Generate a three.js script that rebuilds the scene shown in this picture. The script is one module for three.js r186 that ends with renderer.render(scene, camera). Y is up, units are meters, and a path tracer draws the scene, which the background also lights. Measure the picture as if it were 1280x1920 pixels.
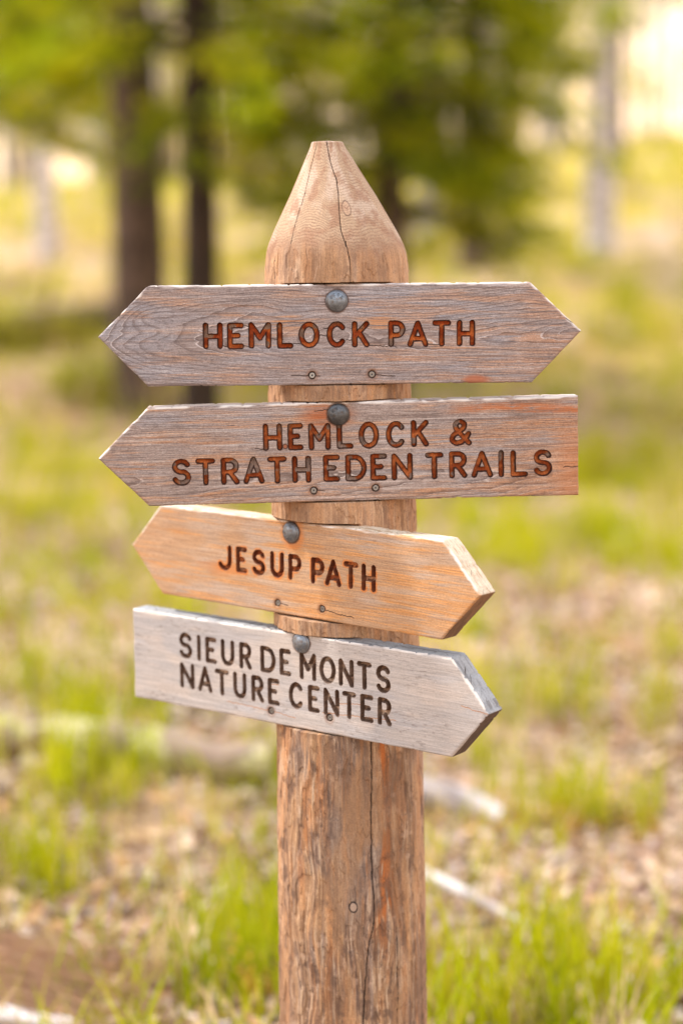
import * as THREE from 'three';
import { mergeGeometries } from 'three/addons/utils/BufferGeometryUtils.js';

// ---------------------------------------------------------------- camera, sky, sun, exposure
const scene = new THREE.Scene();
const EYE = 1.55, DIST = 2.75, FOCAL = 3527.07;
const camera = new THREE.PerspectiveCamera(2 * Math.atan(960 / FOCAL) * 180 / Math.PI, 682 / 1024, 0.05, 900);
camera.position.set(0, EYE, DIST);
camera.rotation.set(-8.085 * Math.PI / 180, 0, 0);
camera.focus = 2.63;
camera.userData.fStop = 1.4;
scene.add(camera);

const renderer = new THREE.WebGLRenderer({ antialias: true });
renderer.toneMapping = THREE.LinearToneMapping;
renderer.toneMappingExposure = 1.6;
renderer.shadowMap.enabled = true;

const SUN_DIR = new THREE.Vector3(-0.7, 1.0, -0.24).normalize();
{
  const W = 256, H = 128, d = new Float32Array(W * H * 4);
  const hor = [2.0, 1.42, 0.92], mid = [1.0, 1.03, 1.08], zen = [0.92, 1.0, 1.16], gnd = [0.4, 0.33, 0.22];
  const mix = (a, b, t) => a.map((v, i) => v + (b[i] - v) * t);
  const ss0 = (a, b, v) => { const t = Math.min(1, Math.max(0, (v - a) / (b - a))); return t * t * (3 - 2 * t); };
  for (let j = 0; j < H; j++) {
    const el = ((j + 0.5) / H * 180 - 90);
    let c;
    if (el < 0) c = gnd;
    else if (el < 14) c = mix(hor, mid, ss0(4, 14, el));
    else c = mix(mid, zen, Math.min(1, (el - 16) / 45));
    for (let i = 0; i < W; i++) d.set([c[0], c[1], c[2], 1], (j * W + i) * 4);
  }
  const t = new THREE.DataTexture(d, W, H, THREE.RGBAFormat, THREE.FloatType);
  t.mapping = THREE.EquirectangularReflectionMapping;
  t.magFilter = THREE.LinearFilter; t.minFilter = THREE.LinearFilter; t.needsUpdate = true;
  scene.background = t; scene.environment = t;
}
const sun = new THREE.DirectionalLight(new THREE.Color(1, 0.95, 0.87), 3.2);
sun.position.copy(SUN_DIR).multiplyScalar(40); sun.castShadow = true; sun.shadow.radius = 6;
sun.shadow.mapSize.set(2048, 2048);
Object.assign(sun.shadow.camera, { left: -30, right: 30, top: 30, bottom: -30, near: 1, far: 120 });
scene.add(sun, sun.target);

// ---------------------------------------------------------------- helpers
let seed = 12345;
const rnd = () => { seed |= 0; seed = seed + 0x6D2B79F5 | 0; let t = Math.imul(seed ^ seed >>> 15, 1 | seed); t = t + Math.imul(t ^ t >>> 7, 61 | t) ^ t; return ((t ^ t >>> 14) >>> 0) / 4294967296; };
const rr = (a, b) => a + (b - a) * rnd();
const TAB = new Float32Array(65536); for (let i = 0; i < 65536; i++) TAB[i] = rnd();
const PERM = new Uint16Array(512); { const p = [...Array(256).keys()]; for (let i = 255; i > 0; i--) { const j = Math.floor(rnd() * (i + 1)); [p[i], p[j]] = [p[j], p[i]]; } for (let i = 0; i < 512; i++) PERM[i] = p[i & 255]; }
const hv = (x, y) => TAB[(PERM[x & 255] << 8 | PERM[(y + PERM[(x >> 8) & 255]) & 255])];
function N(x, y) {                                   // value noise 0..1
  const xi = Math.floor(x), yi = Math.floor(y); let fx = x - xi, fy = y - yi;
  fx = fx * fx * (3 - 2 * fx); fy = fy * fy * (3 - 2 * fy);
  const a = hv(xi, yi), b = hv(xi + 1, yi), c = hv(xi, yi + 1), d = hv(xi + 1, yi + 1);
  return a + (b - a) * fx + (c - a) * fy + (a - b - c + d) * fx * fy;
}
function F(x, y, o = 3) { let s = 0, a = 0.5, t = 0; for (let i = 0; i < o; i++) { s += a * N(x, y); t += a; a *= 0.5; x = x * 2.03 + 17.1; y = y * 2.03 + 9.7; } return s / t; }
const cl = (v, a = 0, b = 1) => v < a ? a : v > b ? b : v;
const ss = (a, b, v) => { const t = cl((v - a) / (b - a)); return t * t * (3 - 2 * t); };
const lerp = (a, b, t) => a + (b - a) * t;
const mixTo = (c, d, t) => { if (t <= 0) return; c[0] += (d[0] - c[0]) * t; c[1] += (d[1] - c[1]) * t; c[2] += (d[2] - c[2]) * t; };
const interp = (tab, v) => { if (v <= tab[0][0]) return tab[0][1]; for (let i = 1; i < tab.length; i++) if (v <= tab[i][0]) { const t = (v - tab[i - 1][0]) / (tab[i][0] - tab[i - 1][0]); return lerp(tab[i - 1][1], tab[i][1], t); } return tab[tab.length - 1][1]; };
const used = {};
const numbered = n => { const k = used[n] = (used[n] ?? -1) + 1; return k ? `${n}_${String(k).padStart(3, '0')}` : n; };
function shadows(o) { o.castShadow = true; o.receiveShadow = true; return o; }
function mesh(name, geo, mat, parent) { const m = shadows(new THREE.Mesh(geo, mat)); m.name = parent === scene ? numbered(name) : name; parent.add(m); return m; }
function thing(name, label, category, group) { const g = new THREE.Group(); g.name = numbered(name); g.userData = { label, category }; if (group) g.userData.group = group; scene.add(g); return g; }
function texRGB(w, h, fn, srgb = true, repeat = false) {        // fn(u index, v index) -> [r,g,b] 0..255
  const d = new Uint8Array(w * h * 4), c = [0, 0, 0];
  for (let j = 0; j < h; j++) for (let i = 0; i < w; i++) { fn(i, j, c); const k = (j * w + i) * 4; d[k] = cl(c[0], 0, 255); d[k + 1] = cl(c[1], 0, 255); d[k + 2] = cl(c[2], 0, 255); d[k + 3] = 255; }
  const t = new THREE.DataTexture(d, w, h); t.magFilter = THREE.LinearFilter; t.minFilter = THREE.LinearFilter;
  if (srgb) t.colorSpace = THREE.SRGBColorSpace; if (repeat) t.wrapS = t.wrapT = THREE.RepeatWrapping;
  t.needsUpdate = true; return t;
}
function geom(pos, idx, uv, nor) {
  const g = new THREE.BufferGeometry();
  g.setAttribute('position', new THREE.Float32BufferAttribute(pos, 3));
  if (uv) g.setAttribute('uv', new THREE.Float32BufferAttribute(uv, 2));
  if (idx) g.setIndex(idx);
  if (nor) g.setAttribute('normal', new THREE.Float32BufferAttribute(nor, 3)); else g.computeVertexNormals();
  return g;
}
function tube(pts, radii, seg = 10, cap = true, wob = 0) {       // tapered tube through points
  const curve = pts.length > 2 ? new THREE.CatmullRomCurve3(pts) : new THREE.LineCurve3(pts[0], pts[1]);
  const n = Math.max(2, (pts.length - 1) * 5), fr = curve.computeFrenetFrames(n, false);
  const pos = [], uv = [], idx = []; let len = 0, prev = null;
  for (let i = 0; i <= n; i++) {
    const t = i / n, p = curve.getPoint(t), q = t * (radii.length - 1), k = Math.min(radii.length - 2, Math.floor(q)), r = lerp(radii[k], radii[k + 1], q - k);
    if (prev) len += p.distanceTo(prev); prev = p;
    for (let j = 0; j <= seg; j++) {
      const a = j / seg * Math.PI * 2, jj = j % seg, rw = r * (1 + wob * (N(jj * 0.9 + 3.1 + pts[0].x * 7, i * 0.7 + pts[0].z) - 0.5));
      const x = Math.cos(a) * rw, y = Math.sin(a) * rw, nn = fr.normals[i], b = fr.binormals[i];
      pos.push(p.x + nn.x * x + b.x * y, p.y + nn.y * x + b.y * y, p.z + nn.z * x + b.z * y); uv.push(j / seg * Math.PI * 2 * r, len);
    }
  }
  for (let i = 0; i < n; i++) for (let j = 0; j < seg; j++) { const a = i * (seg + 1) + j, b = a + seg + 1; idx.push(a, b, a + 1, b, b + 1, a + 1); }
  if (cap) for (const i of [0, n]) { const c = pos.length / 3, p = curve.getPoint(i / n); pos.push(p.x, p.y, p.z); uv.push(0, 0); const o = i * (seg + 1); for (let j = 0; j < seg; j++) i ? idx.push(c, o + j, o + j + 1) : idx.push(c, o + j + 1, o + j); }
  return geom(pos, idx, uv);
}
const V = (x, y, z) => new THREE.Vector3(x, y, z);
const mm = 0.001;

// ---------------------------------------------------------------- terrain
const RISE = [[0, 0], [13, 0], [16.5, 0.1], [20, 0.7], [24, 1.35], [30, 2.15], [40, 3.05], [52, 3.8], [64, 4.15], [100, 4.2], [400, 4.4]];
function groundY(x, z) {
  const D = DIST - z;
  let h = (interp(RISE, D - 1) + interp(RISE, D + 1) + interp(RISE, D)) / 3;
  h *= 1 + 0.22 * cl(x / 10, -1, 1) * ss(10, 30, D);
  h += (F(x * 0.55 + 3, z * 0.55 + 8, 3) - 0.5) * 0.22 * ss(3.2, 6, D) + (F(x * 3 + 1, z * 3, 2) - 0.5) * 0.05;
  return h;
}
const grassy = (x, z) => F(x * 0.5 + 31, z * 0.3 + 12, 3) * 0.45 + F(x * 2.1 + 5, z * 1.3 + 2, 3) * 0.55;
const at = (px, D) => [(px - 640) / FOCAL * D, DIST - D];       // where a sight line meets the depth D

const litterMap = texRGB(512, 512, (i, j, c) => {
  const w = (f) => { const x = i / 512 * f, y = j / 512 * f; const tx = i / 512, ty = j / 512; return lerp(lerp(N(x, y), N(x - f, y), tx), lerp(N(x, y - f), N(x - f, y - f), tx), ty); };
  const a = w(20), b = w(48), e = w(110), f = w(9);
  c[0] = 212; c[1] = 198; c[2] = 188;
  mixTo(c, [246, 236, 224], ss(0.5, 0.75, a)); mixTo(c, [158, 128, 112], ss(0.55, 0.8, b) * 0.8); mixTo(c, [232, 196, 164], ss(0.6, 0.85, f) * 0.6);
  const k = 0.75 + 0.5 * e; c[0] *= k; c[1] *= k; c[2] *= k;
}, true, true);
{
  const zs = [], xs = [];
  for (let z = 60; z > 4; z -= 4) zs.push(z);
  for (let z = 4, s = 0.1; z > -420; z -= s) { zs.push(z); if (z < -8) s = Math.min(12, s * 1.06); }
  for (let x = 0, s = 0.12; x < 260; x += s) { xs.push(x); if (x) xs.push(-x); if (x > 3) s = Math.min(16, s * 1.08); }
  xs.sort((a, b) => a - b);
  const pos = [], uv = [], idx = [], col = [], n = xs.length;
  for (const z of zs) for (const x of xs) {
    pos.push(x, groundY(x, z), z); uv.push(x / 1.6, z / 1.6);
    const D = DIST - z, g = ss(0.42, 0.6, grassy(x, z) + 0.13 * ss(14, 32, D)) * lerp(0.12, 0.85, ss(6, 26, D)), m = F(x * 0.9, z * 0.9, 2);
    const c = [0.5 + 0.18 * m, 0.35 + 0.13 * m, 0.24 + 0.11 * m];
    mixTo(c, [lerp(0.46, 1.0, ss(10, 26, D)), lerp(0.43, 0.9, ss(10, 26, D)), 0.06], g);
    const dk = F(x * 1.5 + 77, z * 1.1 + 40, 3), br = F(x * 1.3 + 177, z * 0.9 + 60, 3);
    mixTo(c, [0.2, 0.13, 0.07], ss(0.52, 0.66, dk) * 0.75); mixTo(c, [1.0, 0.82, 0.68], ss(0.54, 0.66, br) * 0.75);
    mixTo(c, [0.26, 0.19, 0.13], ss(-0.55, 0.15, z + (F(x * 1.2 + 9, z * 1.2, 2) - 0.5) * 0.8) * (1 - ss(14, 20, z)) * (1 - ss(9, 14, Math.abs(x))));      // dark soil added out of view, to cut light bounced onto the boards
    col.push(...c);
  }
  for (let j = 0; j < zs.length - 1; j++) for (let i = 0; i < n - 1; i++) { const a = j * n + i, b = a + n; idx.push(a, a + 1, b, a + 1, b + 1, b); }
  const g = geom(pos, idx, uv); g.setAttribute('color', new THREE.Float32BufferAttribute(col, 3));
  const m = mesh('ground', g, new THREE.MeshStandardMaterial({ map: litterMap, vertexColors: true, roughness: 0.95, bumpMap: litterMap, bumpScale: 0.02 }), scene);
  m.userData = { kind: 'structure', label: 'woodland ground covered in dry leaf litter and yellow green grass' };
}

// ---------------------------------------------------------------- stroke lettering
const arc = (cx, cy, rx, ry, a0, a1, n = 14) => Array.from({ length: n + 1 }, (_, i) => { const a = (a0 + (a1 - a0) * i / n) * Math.PI / 180; return [cx + rx * Math.cos(a), cy + ry * Math.sin(a)]; });
const GLYPH = {
  H: [[[0, 0], [0, 1]], [[1, 0], [1, 1]], [[0, 0.47], [1, 0.47]]],
  E: [[[1, 1], [0, 1], [0, 0], [1, 0]], [[0, 0.52], [0.7, 0.52]]],
  M: [[[0, 0], [0, 1], [0.5, 0.38], [1, 1], [1, 0]]],
  L: [[[0, 1], [0, 0], [1, 0]]],
  O: [arc(0.5, 0.5, 0.5, 0.5, 0, 360, 32)],
  C: [arc(0.53, 0.5, 0.53, 0.5, 42, 318, 26)],
  K: [[[0, 0], [0, 1]], [[1, 1], [0.08, 0.42]], [[0.36, 0.58], [1, 0]]],
  P: [[[0, 0], [0, 1], [0.52, 1], ...arc(0.52, 0.71, 0.48, 0.29, 90, -90, 14), [0, 0.42]]],
  R: [[[0, 0], [0, 1], [0.52, 1], ...arc(0.52, 0.73, 0.45, 0.27, 90, -90, 14), [0, 0.46]], [[0.45, 0.46], [1, 0]]],
  A: [[[0, 0], [0.5, 1], [1, 0]], [[0.17, 0.27], [0.83, 0.27]]],
  T: [[[0, 1], [1, 1]], [[0.5, 1], [0.5, 0]]],
  S: [[...arc(0.5, 0.755, 0.48, 0.245, 22, 255, 16), ...arc(0.5, 0.26, 0.5, 0.26, 68, -158, 16)]],
  D: [[[0, 0], [0, 1], [0.4, 1], ...arc(0.4, 0.5, 0.6, 0.5, 90, -90, 20), [0, 0]]],
  N: [[[0, 0], [0, 1], [1, 0], [1, 1]]],
  I: [[[0.5, 0], [0.5, 1]]],
  J: [[[1, 1], [1, 0.34], ...arc(0.45, 0.34, 0.55, 0.34, 0, -150, 12)]],
  U: [[[0, 1], [0, 0.38], ...arc(0.5, 0.38, 0.5, 0.38, 180, 360, 16), [1, 1]]],
  '&': [new THREE.CatmullRomCurve3([[1, 0], [0.62, 0.34], [0.3, 0.66], [0.26, 0.88], [0.5, 1], [0.74, 0.88], [0.7, 0.7], [0.42, 0.52], [0.1, 0.34], [0.06, 0.12], [0.32, 0], [0.64, 0.08], [0.86, 0.26], [0.98, 0.42]].map(p => V(p[0], p[1], 0))).getPoints(50).map(p => [p.x, p.y])],
};
function letterStrokes(ch, x0, x1, y0, y1, r) {      // mm; centre lines as segments [ax,ay,bx,by]
  const X0 = x0 + r, X1 = Math.max(x1 - r, X0), Y0 = y0 + r, Y1 = y1 - r, out = [];
  for (const pl of GLYPH[ch]) for (let i = 0; i + 1 < pl.length; i++) out.push([lerp(X0, X1, pl[i][0]), lerp(Y0, Y1, pl[i][1]), lerp(X0, X1, pl[i + 1][0]), lerp(Y0, Y1, pl[i + 1][1])]);
  return { ch, seg: out, r, box: [x0 - 3, x1 + 3, y0 - 3, y1 + 3] };
}
function segDist(x, y, s) { const dx = s[2] - s[0], dy = s[3] - s[1], l = dx * dx + dy * dy, t = l ? cl(((x - s[0]) * dx + (y - s[1]) * dy) / l) : 0; return Math.hypot(x - s[0] - dx * t, y - s[1] - dy * t); }
function sdLetter(L, x, y) { const b = L.box; if (x < b[0] || x > b[1] || y < b[2] || y > b[3]) return 9; let d = 9; for (const s of L.seg) d = Math.min(d, segDist(x, y, s)); return d > 7 ? 9 : d - L.r + (N(x / 3.1 + 40, y / 3.1) - 0.5) * 0.55 + (N(x / 0.9, y / 0.9 + 20) - 0.5) * 0.2; }

// ---------------------------------------------------------------- the four boards: sizes in mm, measured on the face
const BOARDS = [
  { c: [-0.003, -0.1244, 0.0983], ylr: [0.566, -0.6215, 0.638], out: { TL: [-267, 70.5], TR: [267.7, 69.7], RT: [339.9, 1.1], BR: [270.2, -70.8], BL: [-269.8, -70.4], LT: [-338.3, 0] }, t: 38, bolt: [-3.2, 46.7], screws: [[-38.9, -57.4], [45.2, -56.9]], depth: 8, r: 3.75,
    lines: [['HEMLOCKPATH', [-191.2, -163.6, -157.2, -133.9, -127.2, -95.7, -87.3, -64.9, -57.1, -27.7, -17.7, 9.5, 17.7, 42.0, 68.7, 92.4, 95.5, 124.6, 130.6, 156.7, 164.9, 190.4], 17.8, -18.8]],
    label: 'grey brown board with two pointed ends, topmost of the four' },
  { c: [0.0029, -0.2906, 0.0984], ylr: [1.6669, -0.3132, 1.3425], out: { TL: [-274.1, 70.1], TR: [333.8, 71], BR: [333.6, -70.7], BL: [-277.1, -70], LT: [-345.9, -0.5] }, t: 38, bolt: [-6.2, 53.4], screws: [[-43.6, -54.3], [44.4, -52.8]], depth: 8, r: 3.75,
    lines: [['HEMLOCK&', [-113.1, -86.2, -78.2, -56.6, -48.9, -17.9, -9.1, 14.1, 21.8, 50.6, 60.6, 87.8, 96.2, 121.0, 149.5, 181.7], 42, 4], ['STRATHEDENTRAILS', [-243.2, -216.7, -209.3, -182.2, -174.0, -148.2, -142.5, -112.8, -108.0, -80.9, -73.3, -46.6, -29.2, -5.9, 2.2, 32.2, 37.6, 61.0, 67.6, 97.5, 115.5, 141.2, 149.4, 175.0, 181.0, 211.6, 219.0, 227.8, 236.8, 261.1, 269.6, 295.8], -4.1, -42.3]],
    label: 'orange grey board pointed at one end and square at the other, second from the top' },
  { c: [-0.0545, -0.4648, 0.0746], ylr: [-39.0704, 0.1398, -0.1396], out: { TL: [-287, 69], TR: [247.5, 69], RT: [310, 0.5], BR: [245, -69.6], BL: [-284.5, -69.3], LT: [-350.7, 1] }, t: 37, bolt: [-23.3, 53.1], screws: [[-50.5, -54.7], [33.7, -52.9]], depth: 10, r: 3.6,
    lines: [['JESUPPATH', [-166.0, -140.4, -131.0, -109.7, -99.1, -74.0, -63.8, -37.6, -28.8, -4.3, 14.0, 38.5, 40.2, 69.4, 74.2, 100.0, 106.7, 131.6], 21, -17.3]],
    label: 'honey coloured board with two pointed ends turned sideways on the post' },
  { c: [-0.0523, -0.63, 0.079], ylr: [-36.9666, 1.0145, 0.0475], out: { TL: [-340.3, 70], TR: [254.4, 71], RT: [314.8, 0.2], BR: [253.1, -69.8], BL: [-340.2, -71] }, t: 37, bolt: [-6.3, 58.8], screws: [[-65.5, -52], [42.7, -46]], depth: 10, r: 3.5,
    lines: [['SIEURDEMONTS', [-244.0, -218.0, -207.7, -201.3, -191.1, -169.2, -160.2, -134.2, -124.2, -100.8, -83.7, -55.1, -47.5, -26.5, -10.2, 19.8, 26.2, 55.3, 61.0, 87.4, 93.6, 119.0, 126.8, 151.5], 45, 5], ['NATURECENTER', [-243.4, -214.6, -207.2, -179.0, -173.1, -146.2, -137.2, -111.9, -102.0, -78.4, -70.7, -48.9, -30.9, -4.6, 4.5, 25.4, 33.1, 61.0, 66.9, 90.8, 98.8, 121.1, 129.2, 152.9], -2.1, -42]],
    label: 'pale silver grey board with one square end and one pointed end, lowest of the four' },
];
for (const [bi, b] of BOARDS.entries()) {
  const o = b.out, m = b.matrix = new THREE.Matrix4();
  m.compose(V(b.c[0], b.c[1] + EYE, b.c[2]), new THREE.Quaternion().setFromEuler(new THREE.Euler(b.ylr[1] * Math.PI / 180, b.ylr[0] * Math.PI / 180, b.ylr[2] * Math.PI / 180, 'YXZ')), V(1, 1, 1));
  b.inv = m.clone().invert();
  b.left = o.LT ? [o.BL, o.LT, o.TL] : [o.BL, o.TL]; b.right = o.RT ? [o.BR, o.RT, o.TR] : [o.BR, o.TR];
  const L = b.left.map(p => [p[1], p[0]]), R = b.right.map(p => [p[1], p[0]]);
  b.xL = y => interp(L, y); b.xR = y => interp(R, y);
  b.yB = x => lerp(o.BL[1], o.BR[1], cl((x - o.BL[0]) / (o.BR[0] - o.BL[0]))); b.yT = x => lerp(o.TL[1], o.TR[1], cl((x - o.TL[0]) / (o.TR[0] - o.TL[0])));
  b.poly = [o.BL, o.BR, ...(o.RT ? [o.RT] : []), o.TR, o.TL, ...(o.LT ? [o.LT] : [])];
  b.letters = [];
  for (const [s, xs, y1, y0] of b.lines) [...s].forEach((ch, k) => { const j = () => (hv(k * 7 + bi * 31, s.length + k) - 0.5) * 0.9; b.letters.push(letterStrokes(ch, xs[2 * k], xs[2 * k + 1], y0 + j(), y1 + j(), b.r)); });
  // hairline checks in the wood, mm
  b.checks = [
    [[[-164, -15], [-157, -15.5]], [[-134, 14], [-127, 12.5]], [[-135, -15], [-127, -16]], [[-96, -5], [-87, -6]], [[-65, -12], [-55, -13]], [[-28, -1], [-18, -2]], [[9, -8], [18, -9]], [[42, -16.5], [62, -17.5], [80, -18.5]], [[125, -15.5], [141, -16.5]], [[-68, -57], [-40, -57.8], [-28, -58.4]], [[-22, 9], [-16, 8]], [[46, -57], [78, -60]], [[318, 18], [334, 9]]],
    [[[-45, -54], [-28, -55]], [[312, -30], [334, -30]], [[-10, 62], [-40, 58]], [[-125, 8], [-113, 6]]],
    [[[33, -53], [70, -57], [92, -58]], [[-52, -54], [-30, -56]]],
    [[[-150, -50], [-64, -52], [-20, -56]], [[30, -40], [100, -36], [160, -32]], [[270, 6], [292, 2], [314, 0]], [[-70, -12], [-50, -10]], [[60, -22], [100, -18]]],
  ][bi];
  b.field = (x, y) => {                                // 0 away, else how deep the routed groove, checks and screw holes go (mm), and which letter
    let best = 9, who = -1;
    for (let k = 0; k < b.letters.length; k++) { const d = sdLetter(b.letters[k], x, y); if (d < best) { best = d; who = k; } }
    return [best, who];
  };
  b.checkDist = (x, y) => { let d = 9; for (const c of b.checks) for (let i = 0; i + 1 < c.length; i++) { const e = segDist(x, y + (N(x * 0.35, 3 + i) - 0.5) * 1.4, [...c[i], ...c[i + 1]]); if (e < d) d = e; } return d; };
  b.edge = (x, y) => { let d = 1e9; for (let i = 0; i < b.poly.length; i++) { const p = b.poly[i], q = b.poly[(i + 1) % b.poly.length], dx = q[0] - p[0], dy = q[1] - p[1]; d = Math.min(d, (dx * (y - p[1]) - dy * (x - p[0])) / Math.hypot(dx, dy)); } return d; };
}

// ---- face textures: sawn, weathered softwood
function boardTextures(bi) {
  const b = BOARDS[bi], W = 2048, H = 480, X0 = -356, Y0 = -76, sx = 712 / W, sy = 152 / H;
  const sd = new Float32Array(W * H).fill(9);
  for (const L of b.letters) {
    const i0 = Math.floor((L.box[0] - X0) / sx), i1 = Math.ceil((L.box[1] - X0) / sx), j0 = Math.floor((L.box[2] - Y0) / sy), j1 = Math.ceil((L.box[3] - Y0) / sy);
    for (let j = j0; j <= j1; j++) for (let i = i0; i <= i1; i++) { const d = sdLetter(L, X0 + (i + 0.5) * sx, Y0 + (j + 0.5) * sy); if (d < sd[j * W + i]) sd[j * W + i] = d; }
  }
  const ck = new Float32Array(W * H).fill(9);
  for (const c of b.checks) for (let s = 0; s + 1 < c.length; s++) {
    const i0 = Math.floor((Math.min(c[s][0], c[s + 1][0]) - 3 - X0) / sx), i1 = Math.ceil((Math.max(c[s][0], c[s + 1][0]) + 3 - X0) / sx), j0 = Math.floor((Math.min(c[s][1], c[s + 1][1]) - 3 - Y0) / sy), j1 = Math.ceil((Math.max(c[s][1], c[s + 1][1]) + 3 - Y0) / sy);
    for (let j = Math.max(0, j0); j <= Math.min(H - 1, j1); j++) for (let i = Math.max(0, i0); i <= Math.min(W - 1, i1); i++) { const x = X0 + i * sx, y = Y0 + j * sy + (N((X0 + i * sx) * 0.35, 3 + s) - 0.5) * 1.4; ck[j * W + i] = Math.min(ck[j * W + i], segDist(x, y, [...c[s], ...c[s + 1]])); }
  }
  const hgt = new Uint8Array(W * H), o = bi * 57.3;
  const PAL = [
    { base: [154, 139, 135], light: [216, 206, 205], dark: [88, 72, 68], orange: [194, 140, 104], gray: [152, 149, 156], gv: [160, 66, 18], gl: [198, 106, 48], wall: [50, 20, 8], gg: [150, 130, 118] },
    { base: [160, 142, 134], light: [222, 209, 202], dark: [86, 68, 62], orange: [196, 132, 86], gray: [156, 151, 155], gv: [152, 68, 22], gl: [190, 106, 54], wall: [52, 22, 8], gg: [146, 134, 130] },
    { base: [190, 152, 118], light: [212, 182, 156], dark: [146, 106, 80], orange: [212, 144, 78], gray: [186, 168, 156], gv: [150, 74, 36], gl: [204, 120, 64], wall: [86, 42, 22], gg: [170, 128, 102] },
    { base: [188, 179, 174], light: [204, 197, 194], dark: [148, 138, 133], orange: [192, 172, 158], gray: [176, 172, 174], gv: [140, 110, 90], gl: [198, 170, 146], wall: [80, 58, 46], gg: [190, 168, 150] }][bi];
  const map = texRGB(W, H, (i, j, c) => {
    const k = j * W + i, x = X0 + (i + 0.5) * sx, y = Y0 + (j + 0.5) * sy;
    const warp = F(x / 130 + o, y / 45 + 4, 2) - 0.5, w2 = N(x / 38 + o, y / 14 + 9) - 0.5, w3 = N(x / 11 + o, y / 4 + 2) - 0.5;
    let ph;                                            // growth ring phase
    if (bi === 0) { const d = 64 - 62 * (1 - Math.exp(-(x + 345) / 330)) + warp * 22; const yy = y + 4 + warp * 16; ph = Math.sqrt(yy * yy + d * d) / 3.6 + w2 * 0.55 + w3 * 0.3 + 30; }
    else if (bi === 1) { const yy = y + 34 + warp * 16 - x * 0.012, d = 12 + 0.06 * (x + 345); ph = (y > -28 ? (y + 60 + warp * 9 + x * 0.01) / 2.7 : Math.sqrt(yy * yy + d * d) / 4.2) + w2 * 0.55 + w3 * 0.3 + 30; }
    else if (bi === 2) ph = (y + 80 + warp * 14 + x * 0.015) / 3.6 + w2 * 0.5;
    else ph = (y + 80 + warp * 16) / 5.5 + w2 * 0.7;
    const fr = ph - Math.floor(ph), late = ss(0.45, 0.92, fr) * (1 - ss(0.94, 1, fr)), crest = ss(0.9, 0.96, fr) * (1 - ss(0.985, 1, fr) ) + (1 - ss(0, 0.08, fr));
    const id = Math.floor(ph), ringVar = hv(id, bi + 3), along = F(x / 60 + id * 3.7, id * 1.3 + o, 2);
    const fib = N(x / 9 + o, y / 0.55), fib2 = N(x / 30 + 7, y / 0.9 + o), spk = N(x / 1.1, y / 0.9 + o), spk2 = N(x / 0.7 + 40, y / 0.7);
    const big = F(x / 100 + o, y / 26 + 3, 3), amp = [1, 1, 0.6, 0.4][bi], spa = [1, 1, 0.6, 0.4][bi];
    c[0] = PAL.base[0]; c[1] = PAL.base[1]; c[2] = PAL.base[2];
    mixTo(c, PAL.gray, ss(0.4, 0.72, big) * 0.75);
    const bias = bi === 0 ? 0.05 + 0.12 * ss(-40, 330, x) : bi === 1 ? 0.08 + 0.18 * ss(60, 320, x) : bi === 2 ? 0.1 + 0.12 * ss(40, 260, x) - 0.12 * ss(0, 60, y) * ss(0, 120, x) : -0.1;
    const om = ss(0.52, 0.78, F(x / 75 + 60 + o, y / 7 + o, 3) * 0.75 + fib2 * 0.25 + bias);
    mixTo(c, PAL.orange, om * (bi === 3 ? 0.5 : bi === 2 ? 0.8 : 0.66) * (0.45 + 0.55 * ringVar));
    mixTo(c, PAL.dark, late * amp * (0.25 + 0.5 * ringVar) * (0.35 + 0.8 * along));
    mixTo(c, PAL.light, crest * amp * ss(0.34, 0.64, along) * 0.8);
    mixTo(c, PAL.light, ss(0.66, 0.9, fib) * 0.4 * (0.5 + amp * 0.5)); mixTo(c, PAL.dark, ss(0.7, 0.95, 1 - fib) * 0.42 * (0.4 + amp * 0.6));
    { const st = N(x / 70 + o, y / 1.7 + 5), st2 = N(x / 120 + 9 + o, y / 3.4); const sa = bi === 3 ? 0.18 : bi === 2 ? 0.26 : 0.34; mixTo(c, PAL.dark, ss(0.68, 0.9, st) * sa); mixTo(c, PAL.light, ss(0.72, 0.92, st2) * sa); if (bi === 3) { mixTo(c, PAL.dark, ss(0.7, 0.86, N(x / 7 + 80, y / 2.2)) * ss(0.4, 0.7, N(x / 40, y / 20 + 6)) * 0.6); mixTo(c, [206, 190, 178], ss(0.5, 0.75, F(x / 50 + 8, y / 24, 2)) * 0.5); } if (spk > 0.72 && fib > 0.6) mixTo(c, PAL.dark, 0.45 * spa); }
    const kk = 1 + ((spk - 0.5) * 0.24 + (spk2 - 0.5) * 0.16) * spa + (fib2 - 0.5) * 0.14; c[0] *= kk; c[1] *= kk; c[2] *= kk;
    if (spk2 > 0.93 && N(x / 14 + 3, y / 10 + o) > 0.55) mixTo(c, [70, 52, 46], 0.6);
    if (bi === 1) { const band = Math.abs(y - (58 - 0.0008 * (x - 220) * (x - 220) * 0.6 + w2 * 4)); if (x > 130) mixTo(c, [188, 92, 38], (1 - ss(1, 9, band + (fib2 - 0.5) * 9)) * 0.6 * ss(0.25, 0.6, fib + fib2 * 0.4) * ss(130, 190, x)); mixTo(c, [196, 118, 66], ss(280, 330, x) * 0.5 * (1 - ss(-10, 50, y))); mixTo(c, [176, 84, 36], (1 - ss(5, 26, Math.hypot((x + 22) * 0.5, y - 52))) * 0.6 * (0.4 + fib2)); }
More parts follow.
